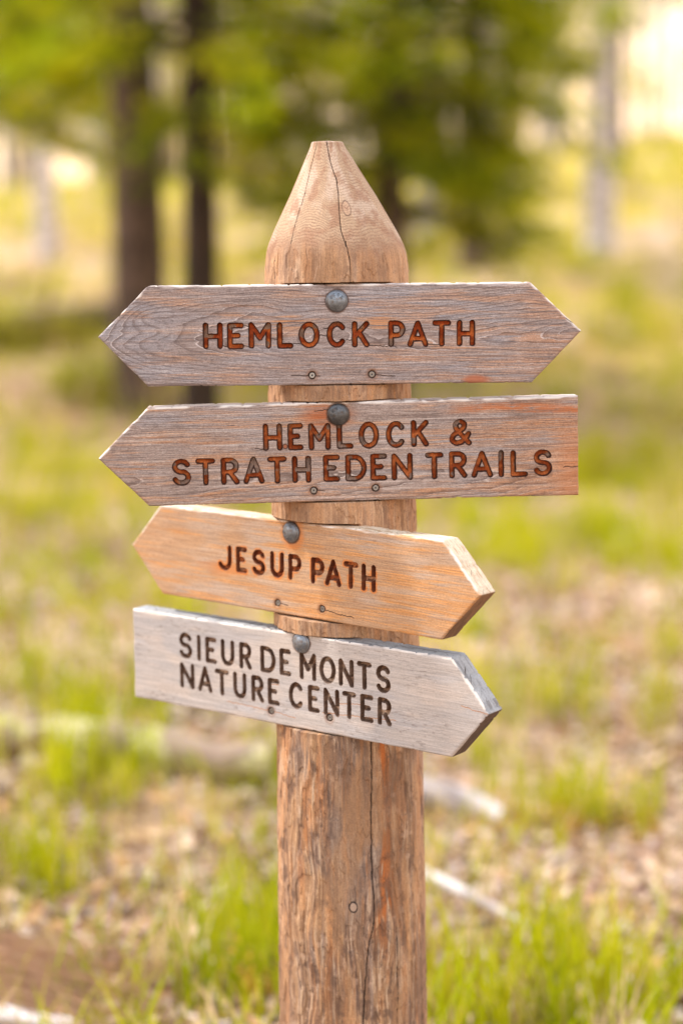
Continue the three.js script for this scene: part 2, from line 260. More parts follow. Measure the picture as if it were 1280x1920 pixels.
    if (bi === 0) { const p = Math.hypot((x - 190) / 30, (y + 66) / 12); mixTo(c, [176, 96, 62], (1 - ss(0.5, 1, p + w2 * 0.8)) * 0.7); mixTo(c, [205, 132, 74], (1 - ss(4, 16, Math.hypot((x - 58) * 0.55, y - 15) + w2 * 8)) * 0.6 * ss(0.3, 0.7, fib2)); mixTo(c, [204, 134, 80], (1 - ss(4, 15, Math.hypot((x + 70) * 0.35, y - 18) + w2 * 8)) * 0.6 * ss(0.3, 0.7, fib2)); }
    if (bi === 2) { const hx = sd[k]; mixTo(c, [214, 116, 46], (1 - ss(0, 6, hx)) * ss(0.4, 0.62, N(x / 16, y / 8 + 5)) * 0.7); mixTo(c, [212, 122, 54], (1 - ss(3, 14, Math.hypot((x + 158) * 0.3, y + 14) + w2 * 10 + (fib2 - 0.5) * 8)) * 0.55); mixTo(c, [210, 120, 56], (1 - ss(14, 26, Math.hypot(x + 20, y - 50) + w2 * 8)) * 0.6); }
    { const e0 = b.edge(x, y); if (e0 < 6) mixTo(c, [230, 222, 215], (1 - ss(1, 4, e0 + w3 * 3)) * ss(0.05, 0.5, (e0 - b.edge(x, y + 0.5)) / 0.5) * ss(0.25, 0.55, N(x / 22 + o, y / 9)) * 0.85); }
    let h = 128 + (bi < 2 ? 60 : 30) * amp * (crest - late * 0.6) + (fib - 0.5) * 46 + (spk - 0.5) * 26;
    for (const s of b.screws) { const d = Math.hypot(x - s[0], y - s[1]); mixTo(c, [34, 26, 22], (1 - ss(4.9, 6.2, d + w3 * 1.5)) * 0.95); mixTo(c, [120, 76, 52], (1 - ss(6, 12, d)) * 0.35); }
    { const d = Math.hypot(x - b.bolt[0], y - b.bolt[1]); mixTo(c, [80, 58, 48], (1 - ss(15.5, 18.5, d + w3 * 2)) * 0.7); }
    if (bi === 1) { const d = Math.hypot(x + 82.3, (y - 9.9)); mixTo(c, [150, 92, 66], 1 - ss(3.2, 3.8, d)); mixTo(c, [64, 40, 32], (1 - ss(0.3, 1, Math.abs(d - 3.3))) * 0.85); }
    if (ck[k] < 2) { mixTo(c, bi === 3 ? [176, 112, 70] : [44, 28, 22], (1 - ss(0.3, 0.8, ck[k])) * (bi === 3 ? 0.75 : 0.9)); h -= (1 - ss(0.2, 0.8, ck[k])) * 60; }
    const dd = sd[k];
    if (dd < 1.2) {
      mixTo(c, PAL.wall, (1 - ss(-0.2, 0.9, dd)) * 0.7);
      if (dd < 0.25) {
        const f = F(x / 13 + o, y / 9 + 2, 2), g = [...PAL.gv]; mixTo(g, PAL.gl, ss(0.42, 0.7, f)); mixTo(g, PAL.gg, ss(0.68, 0.8, N(x / 15 + 12 + o, y / 12 + 31)) * 0.85);
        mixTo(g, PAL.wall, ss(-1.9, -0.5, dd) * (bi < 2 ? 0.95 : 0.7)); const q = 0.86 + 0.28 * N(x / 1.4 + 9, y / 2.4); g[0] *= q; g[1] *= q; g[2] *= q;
        mixTo(c, g, 1 - ss(-0.1, 0.25, dd)); h = 128 + (spk - 0.5) * 40;
      }
    }
    hgt[k] = cl(h, 0, 255);
  });
  const bump = texRGB(W, H, (i, j, c) => { c[0] = c[1] = c[2] = hgt[j * W + i]; }, false);
  return { map, bump, uv: (x, y) => [(x - X0) / 712, (y - Y0) / 152] };
}
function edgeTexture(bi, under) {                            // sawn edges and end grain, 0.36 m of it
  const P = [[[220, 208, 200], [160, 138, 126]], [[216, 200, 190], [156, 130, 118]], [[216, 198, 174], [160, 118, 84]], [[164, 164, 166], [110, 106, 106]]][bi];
  if (under) { const U = [[128, 98, 80], [126, 96, 76], [138, 102, 74], [98, 78, 66]][bi]; P[0] = U; P[1] = U.map(v => v * 0.68); }  // downward-facing edges: underside shade painted in as a darker brown
  return texRGB(512, 128, (i, j, c) => {
    const x = i * 0.7, y = j * 0.3; const f = F(x / 40 + bi * 9, y / 8, 3), g = N(x / 14, y / 1.2 + bi), s = N(x / 1.2, y / 0.9);
    c[0] = P[0][0]; c[1] = P[0][1]; c[2] = P[0][2]; mixTo(c, P[1], ss(0.45, 0.8, f) * 0.6); mixTo(c, P[1], ss(0.6, 0.9, g) * 0.5);
    mixTo(c, [60, 50, 46], ss(0.93, 0.97, N(x / 3 + y * 0.35, y / 26 + 7 + bi)) * 0.8);
    const k = 0.9 + 0.2 * s; c[0] *= k; c[1] *= k; c[2] *= k;
  }, true, true);
}
const steel = (() => {
  const m = texRGB(256, 256, (i, j, c) => { const f = F(i / 26, j / 26, 3), s = N(i / 3, j / 3); const v = 112 + 46 * f + 34 * (s - 0.5); c[0] = v - 2; c[1] = v + 3; c[2] = v + 9; mixTo(c, [104, 82, 70], ss(0.52, 0.74, F(i / 40 + 9, j / 40, 2)) * 0.4); }, true, true);
  return new THREE.MeshStandardMaterial({ map: m, metalness: 0.85, roughness: 0.42, bumpMap: m, bumpScale: 0.0012 });
})();
const steelDark = new THREE.MeshStandardMaterial({ color: 0x9c9a98, metalness: 0.85, roughness: 0.38 });

function buildBoard(bi, parent) {
  const b = BOARDS[bi], T = boardTextures(bi), RO = 3.2;
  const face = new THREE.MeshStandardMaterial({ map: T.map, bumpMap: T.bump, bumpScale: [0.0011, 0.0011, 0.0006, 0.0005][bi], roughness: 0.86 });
  const edgeM = new THREE.MeshStandardMaterial({ map: edgeTexture(bi), roughness: 0.9 }), underShadeM = new THREE.MeshStandardMaterial({ map: edgeTexture(bi, true), roughness: 0.9 });
  const group = new THREE.Group(); group.name = 'sign_board'; group.userData.label = b.label; group.applyMatrix4(b.matrix); parent.add(group);
  const STEP = 0.8, edgeOff = [0, 0.35, 0.8, 1.4, 2.1, 2.9, 4];
  const list = (a, z, fine, coarse) => { const v = []; for (const e of edgeOff) v.push(a + e); let q = a + edgeOff.at(-1); const end = z - edgeOff.at(-1); while (q < end - 0.4) { const inside = fine.some(f => q > f[0] - 3 && q < f[1] + 3); q += inside ? STEP : coarse; if (q < end - 0.4) v.push(q); } for (const e of [...edgeOff].reverse()) v.push(z - e); return v; };
  const xsLo = Math.min(...b.left.map(p => p[0])), xsHi = Math.max(...b.right.map(p => p[0]));
  const fineY = [...b.lines.map(l => [l[3] - 1, l[2] + 1]), ...b.screws.map(s => [s[1] - 7, s[1] + 7])];
  const ys = list(-70, 70, fineY, 1.5);                                   // nominal rows, stretched to the real outline per column
  const tipY = b.out.LT || b.out.RT ? 0 : null; if (tipY !== null) { let k = 0; ys.forEach((y, i) => { if (Math.abs(y) < Math.abs(ys[k])) k = i; }); ys[k] = 0; }
  const xs = list(xsLo, xsHi, [[Math.min(...b.letters.map(l => l.box[0])), Math.max(...b.letters.map(l => l.box[1]))]], 2);
  const nx = xs.length, ny = ys.length, P = new Float64Array(nx * ny * 3), who = new Int16Array(nx * ny).fill(-1), SD = new Float32Array(nx * ny).fill(9);
  const mid = (xsLo + xsHi) / 2, core = 225;                             // columns bend to meet the slanted ends outside +-core
  for (let j = 0; j < ny; j++) for (let i = 0; i < nx; i++) {
    const yn = ys[j];
    const tip = yn >= 0 ? yn / 70 : -yn / 70;
    const yl = yn >= 0 ? lerp(b.out.LT ? b.out.LT[1] : 0, b.out.TL[1], tip) : lerp(b.out.LT ? b.out.LT[1] : 0, b.out.BL[1], tip);
    const yr = yn >= 0 ? lerp(b.out.RT ? b.out.RT[1] : 0, b.out.TR[1], tip) : lerp(b.out.RT ? b.out.RT[1] : 0, b.out.BR[1], tip);
    let y = lerp(yl, yr, cl((xs[i] - xsLo) / (xsHi - xsLo)));
    const l = b.xL(yl), r = b.xR(yr); let x = xs[i];
    const cL = bi === 3 ? -249 : -249, cR = bi === 1 ? 300 : 200;
    if (x < cL) x = l + (x - xsLo) / (cL - xsLo) * (cL - l); else if (x > cR) x = r - (xsHi - x) / (xsHi - cR) * (r - cR);
    let [d, w] = b.field(x, y);
    const lock = i === 0 || j === 0 || i === nx - 1 || j === ny - 1;
    if (w >= 0 && !lock) for (const iso of [0, -1.1]) if (Math.abs(d - iso) < 0.42) {  // pull grid points onto the groove's rim and foot
      const e = 0.05, L = b.letters[w], gx = (sdLetter(L, x + e, y) - sdLetter(L, x - e, y)) / (2 * e), gy = (sdLetter(L, x, y + e) - sdLetter(L, x, y - e)) / (2 * e), g2 = gx * gx + gy * gy;
      if (g2 > 0.3) { x -= gx * (d - iso) / g2; y -= gy * (d - iso) / g2; d = iso; } break;
    }
    { const e0 = b.edge(x, y), fall = 1 - ss(0, 6, e0); if (fall > 0 && w < 0 || fall > 0 && d > 3) { const onEnd = (x < xsLo + 75 && bi !== 3) || (x > xsHi - 75 && bi !== 1), q = ((F(x / 26 + bi * 7, y / 26, 3) - 0.5) * 2.2 + ss(0.8, 0.9, N(x / 5 + bi * 3, y / 5)) * 1.3) * fall; if (Math.abs(y) > 60 && !onEnd) y -= Math.sign(y) * Math.max(-0.3, q); else { x -= Math.sign(x) * Math.max(-0.3, q) * (onEnd ? 0.7 : 1); if (onEnd) y -= Math.sign(y) * Math.max(-0.3, q) * 0.7 * Math.min(1, Math.abs(y) / 6); } } }
    let z = 0; const ed = b.edge(x, y), ro = RO * (0.55 + 0.9 * N(x / 30 + bi * 11, y / 30));
    if (ed < ro) { const q = ro - Math.max(ed, 0); z -= ro - Math.sqrt(Math.max(0, ro * ro - q * q)); z = Math.max(z, -RO * 1.4); }
    z -= ss(0.6, 0.9, F(x / 60 + bi, y / 22, 2)) * 0.5;
    if (d <= 0.001) { const wd = b.depth * (0.9 + 0.2 * N(x / 20, y / 20)); z -= wd * (0.85 * ss(0, 1.1, -d) + 0.15 * ss(0.8, b.r, -d)); who[j * nx + i] = w; }
    for (const s of b.screws) { const q = Math.hypot(x - s[0], y - s[1]) + (N(x / 2, y / 2) - 0.5) * 1.2; z -= 3 * (1 - ss(4.8, 6.4, q)); }
    const k = (j * nx + i) * 3; P[k] = x * mm; P[k + 1] = y * mm; P[k + 2] = z * mm; SD[j * nx + i] = d;
  }
  // normals over the whole face, then triangles dealt out to the plain face and to each letter
  const NO = new Float64Array(nx * ny * 3), tri = (a, c, e, f) => { const ax = P[c * 3] - P[a * 3], ay = P[c * 3 + 1] - P[a * 3 + 1], az = P[c * 3 + 2] - P[a * 3 + 2], bx = P[e * 3] - P[a * 3], by = P[e * 3 + 1] - P[a * 3 + 1], bz = P[e * 3 + 2] - P[a * 3 + 2]; const n = [ay * bz - az * by, az * bx - ax * bz, ax * by - ay * bx]; for (const v of [a, c, e]) for (let q = 0; q < 3; q++) NO[v * 3 + q] += n[q]; f.push(a, c, e); };
  const lists = [[], ...b.letters.map(() => [])], loc = (a, c, e) => { const m = Math.max(SD[a], SD[c], SD[e]); return m <= 0.05 ? 1 + who[[a, c, e].reduce((p, q) => SD[q] < SD[p] ? q : p)] : 0; };
  for (let j = 0; j < ny - 1; j++) for (let i = 0; i < nx - 1; i++) {
    const a = j * nx + i, c = a + 1, e = a + nx, f = e + 1;
    const alt = Math.abs(SD[a] - SD[f]) > Math.abs(SD[c] - SD[e]);
    for (const t of alt ? [[a, c, e], [c, f, e]] : [[a, c, f], [a, f, e]]) tri(...t, lists[Math.max(0, loc(...t))]);
  }
  const compact = ids => { const mapI = new Map(), pos = [], nor = [], uv = [], idx = []; for (const v of ids) { let k = mapI.get(v); if (k === undefined) { k = mapI.size; mapI.set(v, k); pos.push(P[v * 3], P[v * 3 + 1], P[v * 3 + 2]); const l = Math.hypot(NO[v * 3], NO[v * 3 + 1], NO[v * 3 + 2]) || 1; nor.push(NO[v * 3] / l, NO[v * 3 + 1] / l, NO[v * 3 + 2] / l); uv.push(...T.uv(P[v * 3] / mm, P[v * 3 + 1] / mm)); } idx.push(k); } return [pos, idx, uv, nor]; };
  const [pos, idx, uv, nor] = compact(lists[0]);
  const faceN = idx.length;
  // sides and back, from the rim of the face
  const rim = []; for (let i = 0; i < nx; i++) rim.push(i); for (let j = 1; j < ny; j++) rim.push(j * nx + nx - 1); for (let i = nx - 2; i >= 0; i--) rim.push((ny - 1) * nx + i); for (let j = ny - 2; j > 0; j--) rim.push(j * nx);
  const sIdx = [], n = rim.length; let len = 0;
  const zr = [null, -b.t * 0.4 * mm, -b.t * mm + 0.002, -b.t * mm], ins = [0, 0, 0, 0.002]; let base = pos.length / 3;
  for (let k = 0; k <= n; k++) {
    const v = rim[k % n], p = rim[(k + n - 4) % n], q = rim[(k + 4) % n]; if (k) { const u = rim[(k - 1) % n]; len += Math.hypot(P[v * 3] - P[u * 3], P[v * 3 + 1] - P[u * 3 + 1]); }
    let tx = P[q * 3] - P[p * 3], ty = P[q * 3 + 1] - P[p * 3 + 1]; const l = Math.hypot(tx, ty) || 1; const ox = ty / l, oy = -tx / l;
    zr.forEach((z, r) => { const zz = z === null ? P[v * 3 + 2] : z; pos.push(P[v * 3] - ox * ins[r], P[v * 3 + 1] - oy * ins[r], zz); uv.push(len / 0.36, zz / 0.038); nor.push(...(r === 3 ? [ox * 0.5, oy * 0.5, -0.7] : [ox, oy, 0])); });
  }
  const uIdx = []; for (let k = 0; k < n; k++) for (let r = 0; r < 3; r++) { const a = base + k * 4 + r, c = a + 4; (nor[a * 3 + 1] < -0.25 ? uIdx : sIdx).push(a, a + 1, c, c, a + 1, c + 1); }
  const cb = pos.length / 3; pos.push(0, 0, -b.t * mm); uv.push(0, 0); nor.push(0, 0, -1);
  for (let k = 0; k < n; k++) { const v = rim[k]; pos.push(P[v * 3] * 0.996, P[v * 3 + 1] * 0.985, -b.t * mm); uv.push(P[v * 3] / 0.36, P[v * 3 + 1] / 0.1); nor.push(0, 0, -1); }
  for (let k = 0; k < n; k++) sIdx.push(cb, cb + 1 + (k + 1) % n, cb + 1 + k);
  const g = geom(pos, [...[]], uv, nor); const all = new Uint32Array(faceN + sIdx.length + uIdx.length); all.set(idx); all.set(sIdx, faceN); all.set(uIdx, faceN + sIdx.length); g.setIndex(new THREE.BufferAttribute(all, 1));
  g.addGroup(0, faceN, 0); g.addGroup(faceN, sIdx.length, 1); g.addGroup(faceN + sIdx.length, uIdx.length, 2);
  const m = mesh('plank', g, [face, edgeM, underShadeM], group);
  b.letters.forEach((L, k) => { if (!lists[k + 1].length) return; const q = compact(lists[k + 1]); const lm = mesh('carved_letter', geom(q[0], q[1], q[2], q[3]), face, group); });
  // carriage bolt: domed head with raised marks
  const prof = [[0, 7], [3, 6.8], [6, 6.1], [9, 5], [12, 3.4], [14, 1.8], [15.2, 0.4], [15.5, -0.5], [15.1, -1.2], [13, -1.4]].map(p => new THREE.Vector2(p[0] * mm, p[1] * mm)).reverse();
  const head = new THREE.LatheGeometry(prof, 40); head.rotateX(Math.PI / 2); head.translate(b.bolt[0] * mm, b.bolt[1] * mm, 1.0 * mm);
  const bm = steel.clone(); bm.color.setRGB(...[[0.95, 0.97, 1], [0.5, 0.47, 0.45], [0.86, 0.87, 0.9], [0.98, 1, 1.05]][bi]); mesh('bolt_head', head, bm, group);
  const marks = []; 'OCES'.split('').forEach((ch, k) => {
    const a = (150 - k * 38 + bi * 70) * Math.PI / 180, cx = Math.cos(a) * 9.2, cy = Math.sin(a) * 9.2, ro = a - Math.PI / 2;
    for (const s of letterStrokes(ch, -1.5, 1.5, -2, 2, 0.3).seg) {
      const f = (x, y) => { const X = cx + x * Math.cos(ro) - y * Math.sin(ro), Y = cy + x * Math.sin(ro) + y * Math.cos(ro), r = Math.hypot(X, Y); return V((b.bolt[0] + X) * mm, (b.bolt[1] + Y) * mm, (1.0 + interp([[0, 7], [3, 6.8], [6, 6.1], [9, 5], [12, 3.4], [14, 1.8]], r)) * mm); };
      marks.push(tube([f(s[0], s[1]), f(s[2], s[3])], [0.62 * mm, 0.62 * mm], 6));
    }
  });
  mesh('raised_mark', mergeGeometries(marks), bm, group);
  for (const s of b.screws) {
    const sh = new THREE.Shape(); sh.absarc(0, 0, 3.5 * mm, 0, Math.PI * 2);
    const star = new THREE.Path(); for (let k = 0; k <= 24; k++) { const a = k / 24 * Math.PI * 2, r = (1.75 + 0.5 * Math.cos(a * 6)) * mm; k ? star.lineTo(Math.cos(a) * r, Math.sin(a) * r) : star.moveTo(r, 0); } sh.holes.push(star);
    const h = new THREE.ExtrudeGeometry(sh, { depth: 1.0 * mm, bevelEnabled: true, bevelSize: 0.4 * mm, bevelThickness: 0.4 * mm, bevelSegments: 2, curveSegments: 28 });
    const fl = new THREE.CircleGeometry(3 * mm, 20); fl.translate(0, 0, -1.4 * mm);
    const sg = mergeGeometries([h.toNonIndexed ? (h.index ? h.toNonIndexed() : h) : h, fl.toNonIndexed()]); sg.rotateZ(s[0]); sg.rotateX(0.06 * Math.sin(s[0])); sg.translate(s[0] * mm, s[1] * mm, -2.9 * mm);
    mesh('screw_head', sg, steelDark, group);
  }
  return group;
}

// ---------------------------------------------------------------- the post
const POST_R = [[-0.2, 0.1185], [0.37, 0.1129], [0.47, 0.1118], [0.638, 0.1101], [0.82, 0.1078], [1.0, 0.1062], [1.16, 0.1064], [1.333, 0.1034], [1.4979, 0.1043], [1.5186, 0.1036], [1.5347, 0.1021], [1.5445, 0.1], [1.5553, 0.0955], [1.5721, 0.0874], [1.5949, 0.0754], [1.6155, 0.0644], [1.6405, 0.051], [1.6707, 0.0348], [1.6949, 0.0219]];
const POST_X = [[-0.2, 0.031], [0.37, 0.0188], [0.638, 0.015], [0.82, 0.0123], [1.16, 0.0033], [1.333, -0.003], [1.53, -0.0072], [1.62, -0.0125], [1.6949, -0.0204]];
const postR = y => (interp(POST_R, y - 0.006) + interp(POST_R, y + 0.006) + interp(POST_R, y)) / 3;
// checks down the front: [angle in degrees from the front, height]
const CRACKS = [
  { w: 0.42, pts: [[-2, 1.7], [2, 1.672], [9, 1.64], [6.5, 1.602], [6, 1.572], [8.5, 1.551], [10.5, 1.53], [10.5, 1.49]] },
  { w: 0.32, pts: [[-40, 1.7], [-41, 1.66], [-40, 1.62], [-41, 1.58], [-40, 1.555]] },
  { w: 0.6, pts: [[17, 0.84], [16.6, 0.79], [15.5, 0.72], [15.5, 0.64], [17, 0.606], [16.6, 0.57], [11.5, 0.525], [8.5, 0.46], [6.5, 0.39], [4, 0.3], [3, 0.1]] },
  { w: 0.45, pts: [[36, 0.55], [36, 0.45], [33, 0.35], [33, 0.2]] },
  { w: 0.4, pts: [[-58, 1.53], [-59, 1.46]] },
];
const crackMM = (th, y, rad) => { let d = 99, w = 1; for (const c of CRACKS) for (let i = 0; i + 1 < c.pts.length; i++) { const p = c.pts[i], q = c.pts[i + 1]; if (y > p[1] + 0.004 || y < q[1] - 0.004) continue; const t = cl((p[1] - y) / (p[1] - q[1])), a = lerp(p[0], q[0], t) + (N(y * 90, i) - 0.5) * 0.8; const e = Math.abs(th - a * Math.PI / 180) * rad * 1000 / c.w; if (e < d) { d = e; w = c.w; } } return [d, w]; };
function buildPost(parent) {
  const W = 1536, H = 2048, Y0 = -0.05, YS = 1.76, hgt = new Uint8Array(W * H);
  const map = texRGB(W, H, (i, j, c) => {
    const th = ((i + 0.5) / W - 0.5) * Math.PI * 2, y = Y0 + (j + 0.5) / H * YS, s = th * 105, ym = y * 1000, rad = interp(POST_R, y);
    let h = 128; const deg = th * 180 / Math.PI;
    const spk = N(s / 0.9 + 300, ym / 1.1), dome = ss(1.528, 1.556, y + (N(s / 16 + 90, 4) - 0.5) * 0.02);
    // stripped trunk below: long fibres, flakes, weathered grey over orange wood
    const sw = s + (F(s / 30 + 60, ym / 90, 2) - 0.5) * 14;
    const f1 = F(sw / 7 + 90, ym / 95, 3), f2 = F(sw / 3 + 40, ym / 40 + 8, 3), f3 = N(sw / 1.2 + 70, ym / 22), flk = F(sw / 10 + 130, ym / 34 + 3, 3), or = F(sw / 11 + 300, ym / 150 + 2, 3);
    c[0] = 158; c[1] = 124; c[2] = 94;
    mixTo(c, [144, 124, 114], ss(0.44, 0.68, f1) * 0.7); mixTo(c, [118, 88, 68], ss(0.46, 0.7, flk) * 0.6);
    mixTo(c, [208, 182, 156], ss(0.55, 0.71, f2) * 0.65); mixTo(c, [88, 64, 52], ss(0.6, 0.76, 1 - f2) * 0.6);
    mixTo(c, [190, 124, 74], ss(0.56, 0.76, or + 0.05 * ss(20, 60, Math.abs(deg + 15)) + (f3 - 0.5) * 0.1) * 0.45);
    mixTo(c, [196, 150, 112], ss(34, 75, -deg) * 0.5 * (0.5 + f2)); mixTo(c, [186, 140, 112], ss(50, 80, deg) * 0.5);
    { const q = Math.abs(deg - (27 + 3 * Math.sin(y * 19))) / 6; mixTo(c, [176, 98, 44], (1 - ss(0.3, 1, q + (f2 - 0.5) * 2.2 + (f3 - 0.5) * 0.8)) * ss(0.48, 0.6, y) * (1 - ss(0.86, 0.9, y)) * 0.9); }
    { const mot = F(s / 13 + 210, ym / 17 + 3, 3), mo2 = N(s / 5 + 33, ym / 9); mixTo(c, [204, 174, 150], ss(0.6, 0.7, mot) * ss(0.35, 0.7, mo2) * 0.45); mixTo(c, [84, 62, 52], ss(0.56, 0.72, 1 - mot) * 0.45); }
    mixTo(c, [118, 104, 100], (1 - ss(12, 34, Math.hypot(deg - 5, (y - 0.72) * 160) + (f1 - 0.5) * 40)) * 0.55);
    const edge = Math.abs(flk - 0.5); mixTo(c, [74, 54, 44], (1 - ss(0, 0.018, edge)) * 0.5); h += (flk > 0.5 ? -34 : 10) + (f2 - 0.5) * 70 + (f3 - 0.5) * 44;
    mixTo(c, [74, 58, 50], ss(0.8, 0.95, f3) * 0.4); mixTo(c, [214, 186, 160], ss(0.84, 0.97, 1 - f3) * 0.35);
    mixTo(c, [186, 110, 52], ss(0.5, 0.72, F(sw / 8 + 410, ym / 70 + 12, 3)) * ss(0.35, 0.65, f2) * 0.3);
    mixTo(c, [112, 82, 60], ss(0.5, 0.7, F(s / 34 + 510, ym / 150 + 31, 2)) * 0.45); mixTo(c, [196, 150, 106], ss(0.52, 0.7, F(s / 30 + 610, ym / 120 + 11, 2)) * 0.4);
    const upper = ss(0.86, 1.0, y); mixTo(c, [188, 146, 112], upper * 0.45);
    // turned point: growth rings cut across show as wavy bands
    if (dome > 0) {
      const rg = (rad * 1000 + (F(th * 2.2 + 9, y * 14, 3) - 0.5) * 15 + (N(s / 5, ym / 9) - 0.5) * 1.0) / 2.1, fr = rg - Math.floor(rg);
      const d = [178, 148, 120]; mixTo(d, [198, 174, 154], ss(0.4, 0.7, F(s / 30 + 7, ym / 40, 3)) * 0.8); mixTo(d, [156, 116, 90], ss(0.48, 0.72, F(s / 24 + 47, ym / 18 + 9, 3)) * 0.7);
      mixTo(d, [124, 90, 70], ss(0.55, 0.95, fr) * (0.15 + 0.55 * N(s / 40 + 3, ym / 20)) ); mixTo(d, [140, 102, 78], (1 - ss(1.535, 1.58, y)) * 0.75 * (0.3 + N(s / 9, ym / 9)));
      { const kx = s - 27, ky = ym - 1601, kd = Math.hypot(kx / 8.5, ky / 10.5); mixTo(d, [186, 150, 124], (1 - ss(0.85, 1, kd)) * 0.7); mixTo(d, [92, 70, 58], (1 - ss(0.02, 0.12, Math.abs(kd - 1))) * 0.75); if (kd < 0.8) mixTo(d, [96, 68, 54], (1 - ss(0.2, 0.9, Math.abs(ky + 1 - Math.abs(kx) * 0.7))) * 0.7); }
      mixTo(c, d, dome); h = lerp(h, 128 + (spk - 0.5) * 30 - ss(0.55, 0.95, fr) * 30, dome);
    }
    { const kd = Math.hypot((deg - 0.8) * 1.9 / 6, (ym - 592) / 8); if (kd < 2.2) { mixTo(c, [176, 150, 132], (1 - ss(0.75, 0.85, kd)) * 0.9); mixTo(c, [36, 26, 22], (1 - ss(0.06, 0.2, Math.abs(kd - 0.95))) * 0.9); } }
    const k = 0.9 + 0.2 * spk; c[0] *= k; c[1] *= k; c[2] *= k;
    const [cd] = crackMM(th, y, rad); mixTo(c, [34, 24, 20], (1 - ss(0.6, 1.5, cd)) * 0.9);
    hgt[j * W + i] = cl(h, 0, 255);
  });
  const bump = texRGB(W, H, (i, j, c) => { c[0] = c[1] = c[2] = hgt[j * W + i]; }, false);
  const mat = new THREE.MeshStandardMaterial({ map, bumpMap: bump, bumpScale: 0.0022, roughness: 0.88 });
  const ys = []; const cuts = BOARDS.flatMap(b => [b.c[1] + EYE - 0.0715, b.c[1] + EYE + 0.0715]);
  for (let y = -0.05; y < 1.6945;) { ys.push(y); y += y < 0.3 ? 0.02 : cuts.some(c => Math.abs(c - y) < 0.009) ? 0.0009 : y > 1.5 ? 0.0022 : 0.003; } ys.push(1.6949);
  const ths = []; for (let t = -Math.PI; t < Math.PI - 1e-6;) { ths.push(t); t += Math.abs(t) < 1.75 ? 0.011 : 0.06; } ths.push(Math.PI);
  const pos = [], uv = [], idx = [], n = ths.length, v = V(0, 0, 0);
  for (const y of ys) {
    const R = postR(y), cx = interp(POST_X, y);
    for (const t of ths) {
      const tt = t === Math.PI ? -Math.PI : t, s = tt * 105, sw = s + (F(s / 30 + 60, y * 1000 / 90, 2) - 0.5) * 14, flk = F(sw / 10 + 130, y * 1000 / 34 + 3, 3);
      const fac = ss(1.535, 1.56, y) * 0.012 * (Math.abs(((tt / (Math.PI * 2 / 11) + 0.3) % 1 + 1) % 1 - 0.5) * 2 - 0.5);
      let r = R * (1 + fac) * (1 + 0.022 * (F(Math.cos(tt) * 1.5 + 5, Math.sin(tt) * 1.5 + y * 2.2, 2) - 0.5));
      const dome = ss(1.53, 1.55, y); r += (1 - dome) * ((flk > 0.5 ? -0.0006 : 0.0004) + (F(sw / 6, y * 12, 2) - 0.5) * 0.0022);
      const [cd, w] = crackMM(tt, y, R); r -= (1 - ss(0.5, 1.7, cd)) * 0.006 * w;
      v.set(cx + Math.sin(tt) * r, y, Math.cos(tt) * r);
      for (const b of BOARDS) { v.applyMatrix4(b.inv); const hh = 0.0722; if (Math.abs(v.y) < hh + 0.0005 && v.z > -0.030) { if (v.y > hh - 0.0008) v.y = hh; else if (v.y < -hh + 0.0008) v.y = -hh; if (Math.abs(v.y) < hh - 0.0001) v.z = -0.030; } v.applyMatrix4(b.matrix); }
      pos.push(v.x, v.y, v.z); uv.push(t / Math.PI / 2 + 0.5, (y - Y0) / YS);
    }
  }
  for (let j = 0; j < ys.length - 1; j++) for (let i = 0; i < n - 1; i++) { const a = j * n + i, b = a + n; idx.push(a, a + 1, b, a + 1, b + 1, b); }
  const c0 = pos.length / 3, o = (ys.length - 1) * n; const cxT = interp(POST_X, 1.6949);
  for (const f of [0.93, 0.6, 0]) for (let i = 0; i < n; i++) { pos.push(lerp(cxT, pos[(o + i) * 3], f), 1.6949 + (1 - f) * 0.0018 + (f < 0.95 ? 0.0012 : 0), pos[(o + i) * 3 + 2] * f); uv.push(ths[i] / Math.PI / 2 + 0.5, 0.985); }
  for (let r = 0; r < 3; r++) for (let i = 0; i < n - 1; i++) { const a = (r ? c0 + (r - 1) * n : o) + i, b = c0 + r * n + i; idx.push(a, a + 1, b, a + 1, b + 1, b); }
  const g = geom(pos, null, uv, pos); g.deleteAttribute('normal'); g.setIndex(new THREE.BufferAttribute(new Uint32Array(idx), 1)); g.computeVertexNormals();
  return mesh('post', g, mat, parent);
}
const signpost = thing('trail_signpost', 'weathered round wooden signpost with four carved trail boards bolted to it', 'signpost');
buildPost(signpost);
for (let k = 0; k < 4; k++) buildBoard(k, signpost);

// ---------------------------------------------------------------- trees
const barkTex = (a, b, fx, fy) => texRGB(256, 256, (i, j, c) => { const w = (gx, gy) => lerp(lerp(N(i / gx, j / gy), N((i - 256) / gx, j / gy), i / 256), lerp(N(i / gx, (j - 256) / gy), N((i - 256) / gx, (j - 256) / gy), i / 256), j / 256); const p = w(fx, fy), q = w(4, 5), r = w(60, 40); c[0] = a[0]; c[1] = a[1]; c[2] = a[2]; mixTo(c, b, ss(0.42, 0.68, p)); const k = 0.75 + 0.3 * q + 0.25 * r; c[0] *= k; c[1] *= k; c[2] *= k; }, true, true);
const uvScale = (g, s) => { const u = g.attributes.uv; for (let i = 0; i < u.count; i++) u.setXY(i, u.getX(i) * s, u.getY(i) * s); return g; };
const darkBark = (() => { const m = barkTex([98, 80, 71], [54, 41, 35], 14, 60); return new THREE.MeshStandardMaterial({ map: m, bumpMap: m, bumpScale: 0.03, roughness: 0.95 }); })();
const blackBark = (() => { const m = barkTex([52, 36, 24], [30, 20, 13], 14, 60); return new THREE.MeshStandardMaterial({ map: m, bumpMap: m, bumpScale: 0.03, roughness: 0.95 }); })();
